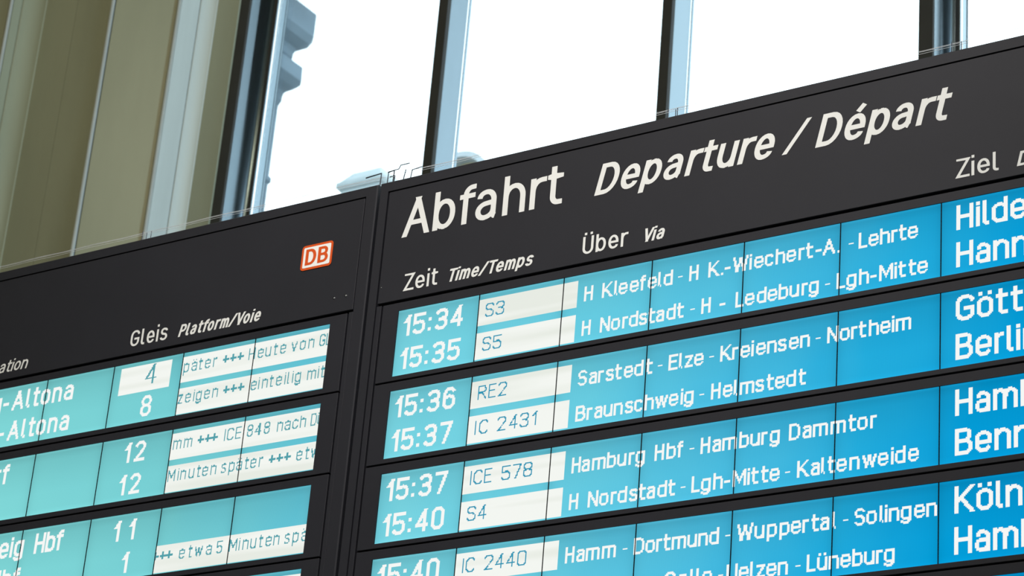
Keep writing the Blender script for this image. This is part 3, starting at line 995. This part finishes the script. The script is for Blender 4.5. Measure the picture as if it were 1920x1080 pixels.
# ---- left board
bl = empty('departure_board', (0, 0, 0))
tag(bl, 'dark grey board section with small red-and-white logo and platform numbers, left of the gap', 'departure board', 'station boards side by side')
AMW = 0.3172
AX1 = -4.9545
NA = 9
AX0 = AX1 - AMW * NA
hdl, _ = build_board(bl, AX0 - 0.16, -4.8155, AX0 - 0.12, -4.8635, AX0 - 0.088, -4.8840)
sign_text('lettering', 'Gleis', -5.846, -5.676, SI, .0610, .0088, M['vinyl'], hdl, YH, gap=0.15)
sign_text('lettering', 'Platform/Voie', -5.625, -5.265, SI, .0460, .0088, M['vinyl'], hdl, YH, shear=0.235, gap=0.13)
sign_text('lettering', 'Information', -6.662, -6.341, SI, .0460, .0072, M['vinyl'], hdl, YH, shear=0.235, gap=0.13)

def rounded(name, x0, x1, z0, z1, r, y, mat, parent, n=6, th=0.0):
    V = []
    for cx_, cz_, a0 in ((x1 - r, z0 + r, -90), (x1 - r, z1 - r, 0), (x0 + r, z1 - r, 90), (x0 + r, z0 + r, 180)):
        for k in range(n + 1):
            a = math.radians(a0 + 90 * k / n)
            V.append((cx_ + r * math.cos(a), y, cz_ + r * math.sin(a)))
    m_ = len(V)
    F = [tuple(range(m_))]
    if th:
        V += [(x, y + th, z) for x, _, z in V]
        F += [(i, (i + 1) % m_, m_ + (i + 1) % m_, m_ + i) for i in range(m_)]
    return link(name, mesh(name, V, F), parent, mat)
lx0_, lx1_, lz0_, lz1_ = -5.1105, -4.9790, 3.5262 + H, 3.6190 + H
rounded('logo_plate', lx0_, lx1_, lz0_, lz1_, 0.012, YH - 0.0012, M['red'], hdl, th=0.0015)
rounded('logo_field', lx0_ + .0082, lx1_ - .0082, lz0_ + .0082, lz1_ - .0082, 0.005, YH - 0.0016, M['white'], hdl)
sign_text('logo_letter', 'D', -5.0925, -5.0470, 3.5435 + H, .0600, .0125, M['red'], hdl, YH - 0.0020, wtv=.0095)
sign_text('logo_letter', 'B', -5.0395, -4.9960, 3.5435 + H, .0600, .0125, M['red'], hdl, YH - 0.0020, wtv=.0095)

def screw(x, z, parent, r=0.0035):
    n = 10
    V = [(x, YH - 0.0015, z)] + [(x + r * 0.8 * math.cos(2 * math.pi * k / n), YH - 0.0012, z + r * 0.8 * math.sin(2 * math.pi * k / n)) for k in range(n)] + \
        [(x + r * math.cos(2 * math.pi * k / n), YH + 0.0008, z + r * math.sin(2 * math.pi * k / n)) for k in range(n)]
    F = [(0, 1 + k, 1 + (k + 1) % n) for k in range(n)] + [(1 + k, 1 + n + k, 1 + n + (k + 1) % n, 1 + (k + 1) % n) for k in range(n)]
    link('screw', mesh('screw', V, F), parent, M['steel'])
    bm = bmesh.new()
    me = mesh('screw_hole', [(x - 0.002 + 1.5 * r * math.cos(2 * math.pi * k / 14), YH + 0.0004, z + 0.001 + 1.5 * r * math.sin(2 * math.pi * k / 14)) for k in range(14)], [tuple(range(14))])
    bm.free()
    link('screw_hole', me, parent, M['groove'])
screw(-4.948, 3.3988 + H, hdl)
screw(-4.899, 3.3988 + H, hdl)
screw(-4.7544, 3.4010 + H, hdr, 0.0018)

ZA = ZTOP + 0.0026
RA = []
for i in range(NROW):
    rw, lt = build_row(bl, i, AX0 - 0.085, -4.8870, AX0, AMW, NA, ZA)
    RA.append((rw, lt))
def t2(i, s_, X0, X1, z, cap, wt, mat='glow', clip=None, wx=1.0):
    rw, lt = RA[i]
    return lcd_text('lettering', s_, X0, X1, z + H, cap, wt, M[mat], rw, YL - 0.0008, clip=clip, wx=wx)
W20 = dict(cap=20, wt=3)
def right_text(i, s_, xr, z, cap=20, wt=3):
    ws = sum(bitmap(ch, cap, wt, 1.0)[1] for ch in s_) + round(cap * .12) * (len(s_) - 1)
    t2(i, s_, xr - ws * PX, None, z, cap, wt)
# columns: place name, platform number, running information
t2(0, 'Altona', -6.385, -6.088, 3.2135, 19, 3)
t2(0, '-', -6.430, -6.400, 3.2135, 19, 3)
right_text(0, 'Hamburg', -6.440, 3.2135, 19)
t2(0, 'Altona', -6.383, -6.089, 3.0970, 19, 3)
t2(0, '-', -6.430, -6.400, 3.0970, 19, 3)
right_text(0, 'Hamburg', -6.440, 3.0970, 19)
right_text(1, 'Düsseldorf', -6.342, 2.9290, 19)
right_text(2, 'Braunschweig', -6.209, 2.6450, 19)
t2(2, 'Hbf', -6.157, -6.025, 2.6450, 19, 3)
right_text(2, 'Hbf', -6.205, 2.5280, 19)
rw, lt = RA[0]
cell(rw, -5.8715, -5.6385, 3.2925 + H, 3.1905 + H)
t2(0, '4', -5.754, -5.706, 3.2150, 19, 1, 'ink_l')
t2(0, '4', -5.7500, -5.706 + .0005, 3.2150, 19, 1, 'ink_l')
t2(0, '8', -5.7545, -5.704, 3.0945, 20, 3)
t2(1, '12', -5.795, -5.704, 2.9290, 19, 3)
t2(1, '12', -5.797, -5.705, 2.8110, 19, 3)
t2(2, '11', -5.790, -5.699, 2.6440, 19, 3)
t2(2, '1', -5.733, -5.704, 2.5270, 19, 3)
def acell(i, line):
    rw, lt = RA[i]
    a, b = ((0.0155, 0.1115), (0.1330, 0.2290))[line]
    for k in (2, 1):
        cell(rw, AX1 - AMW * k, AX1 - AMW * (k - 1), lt - a, lt - b)
for i, ln in ((0, 0), (0, 1), (1, 0), (1, 1), (2, 1), (3, 0), (3, 1)):
    acell(i, ln)
CL = (AX1 - 2 * AMW + 0.002, AX1 - 0.001)
def run(i, line, segs):
    rw, lt = RA[i]
    z = lt - H - (0.0750 if line == 0 else 0.1905)
    for s_, a, b in segs:
        t2(i, s_, a, b, z, 13 if s_ == '+++' else 11, 2 if s_ == '+++' else 1, 'ink_l', CL, wx=1.0 if s_ == '+++' else (0.82 if s_ in ('Gl', 'Dü') else 1.0))
run(0, 0, [('später', -5.613, -5.435), ('+++', -5.407, -5.317), ('Heute', -5.294, -5.135), ('von', -5.111, -5.016), ('Gl', -4.993, None)])
run(0, 1, [('zeigen', -5.586, -5.412), ('+++', -5.387, -5.297), ('einteilig', -5.267, -5.055), ('mit', -5.028, -4.957)])
run(1, 0, [('mm', -5.579, -5.495), ('+++', -5.471, -5.382), ('ICE', -5.355, -5.283), ('848', -5.257, -5.160), ('nach', -5.130, -5.010), ('Dü', -4.990, None)])
run(1, 1, [('Minuten', -5.583, -5.373), ('später', -5.349, -5.174), ('+++', -5.148, -5.058), ('etwa', -5.033, -4.905)])
run(2, 1, [('+++', -5.600, -5.512), ('etwa', -5.484, -5.346), ('5', -5.324, -5.300), ('Minuten', -5.270, -5.064), ('später', -5.040, -4.860)])

# posts carrying the boards
for root, xs in ((br, (-4.2, -1.7)), (bl, (-7.3, -5.3))):
    for x in xs:
        box('support_post', x - 0.06, x + 0.06, D + 0.08, D + 0.20, 0.0, zbot + 0.02, M['steeldark'], root, bevel=0.006)
        box('post_plate', x - 0.12, x + 0.12, D + 0.02, D + 0.26, 0.0, 0.015, M['steeldark'], root)

# bird wires along the top edge
def wires(root, xa, xb, posts):
    zt = 3.7955 + H
    for dz, dy, r in ((0.0600, 0.055, 0.00062), (0.0500, 0.035, 0.00072), (0.0280, 0.015, 0.00062)):
        n = 40
        pts = []
        for k in range(n + 1):
            x = xa + (xb - xa) * k / n
            pts.append((x, D + dy, zt + dz + 0.0012 * math.sin(k * 1.7)))
        link('bird_wire', tube_mesh('bird_wire', pts, r, 6), root, M['bead2'])
    for x in posts:
        link('wire_post', tube_mesh('wire_post', [(x - 0.030, D + 0.035, zt + 0.002), (x - 0.012, D + 0.035, zt + 0.003), (x - 0.003, D + 0.035, zt + 0.010),
             (x, D + 0.035, zt + 0.03), (x, D + 0.035, zt + 0.056)], 0.0017, 6), root, M['steeldark'])
        link('wire_post', tube_mesh('wire_post', [(x + 0.022, D + 0.055, zt - 0.004), (x + 0.022, D + 0.055, zt + 0.064)], 0.0015, 6), root, M['steeldark'])
        link('wire_post', tube_mesh('wire_post', [(x + 0.040, D + 0.015, zt - 0.004), (x + 0.040, D + 0.015, zt + 0.034)], 0.0015, 6), root, M['steeldark'])
wires(br, -4.79, bxr + 0.10, (-3.715, -2.747, -1.75))
wires(bl, AX0 - 0.12, -4.83, (-7.0, -5.905))
# end brackets at the joint of the two boards
zt = 3.7955 + H
for pts in ([(-4.858, D + .03, zt + .002), (-4.842, D + .03, zt + .003), (-4.836, D + .03, zt + .014), (-4.835, D + .03, zt + .062), (-4.90, D + .03, zt + .058)],
            [(-4.790, D + .04, zt), (-4.789, D + .04, zt + .068), (-4.815, D + .04, zt + .066)]):
    link('wire_bracket', tube_mesh('wire_bracket', pts, 0.0025, 6), bl if pts[0][0] < -4.81 else br, M['steeldark'])
for pts in ([(-4.798, D + .02, zt), (-4.797, D + .02, zt + .055), (-4.755, D + .02, zt + .057), (-4.748, D + .02, zt + .070), (-4.712, D + .02, zt + .070)],
            [(-4.772, D + .02, zt), (-4.768, D + .02, zt + .035), (-4.790, D + .02, zt + .034)],
            [(-4.760, D + .05, zt), (-4.748, D + .05, zt + .068)],
            [(-4.712, D + .03, zt), (-4.705, D + .03, zt + .048), (-4.665, D + .03, zt + .052)]):
    link('wire_bracket', tube_mesh('wire_bracket', pts, 0.0020, 6), br, M['steeldark'])
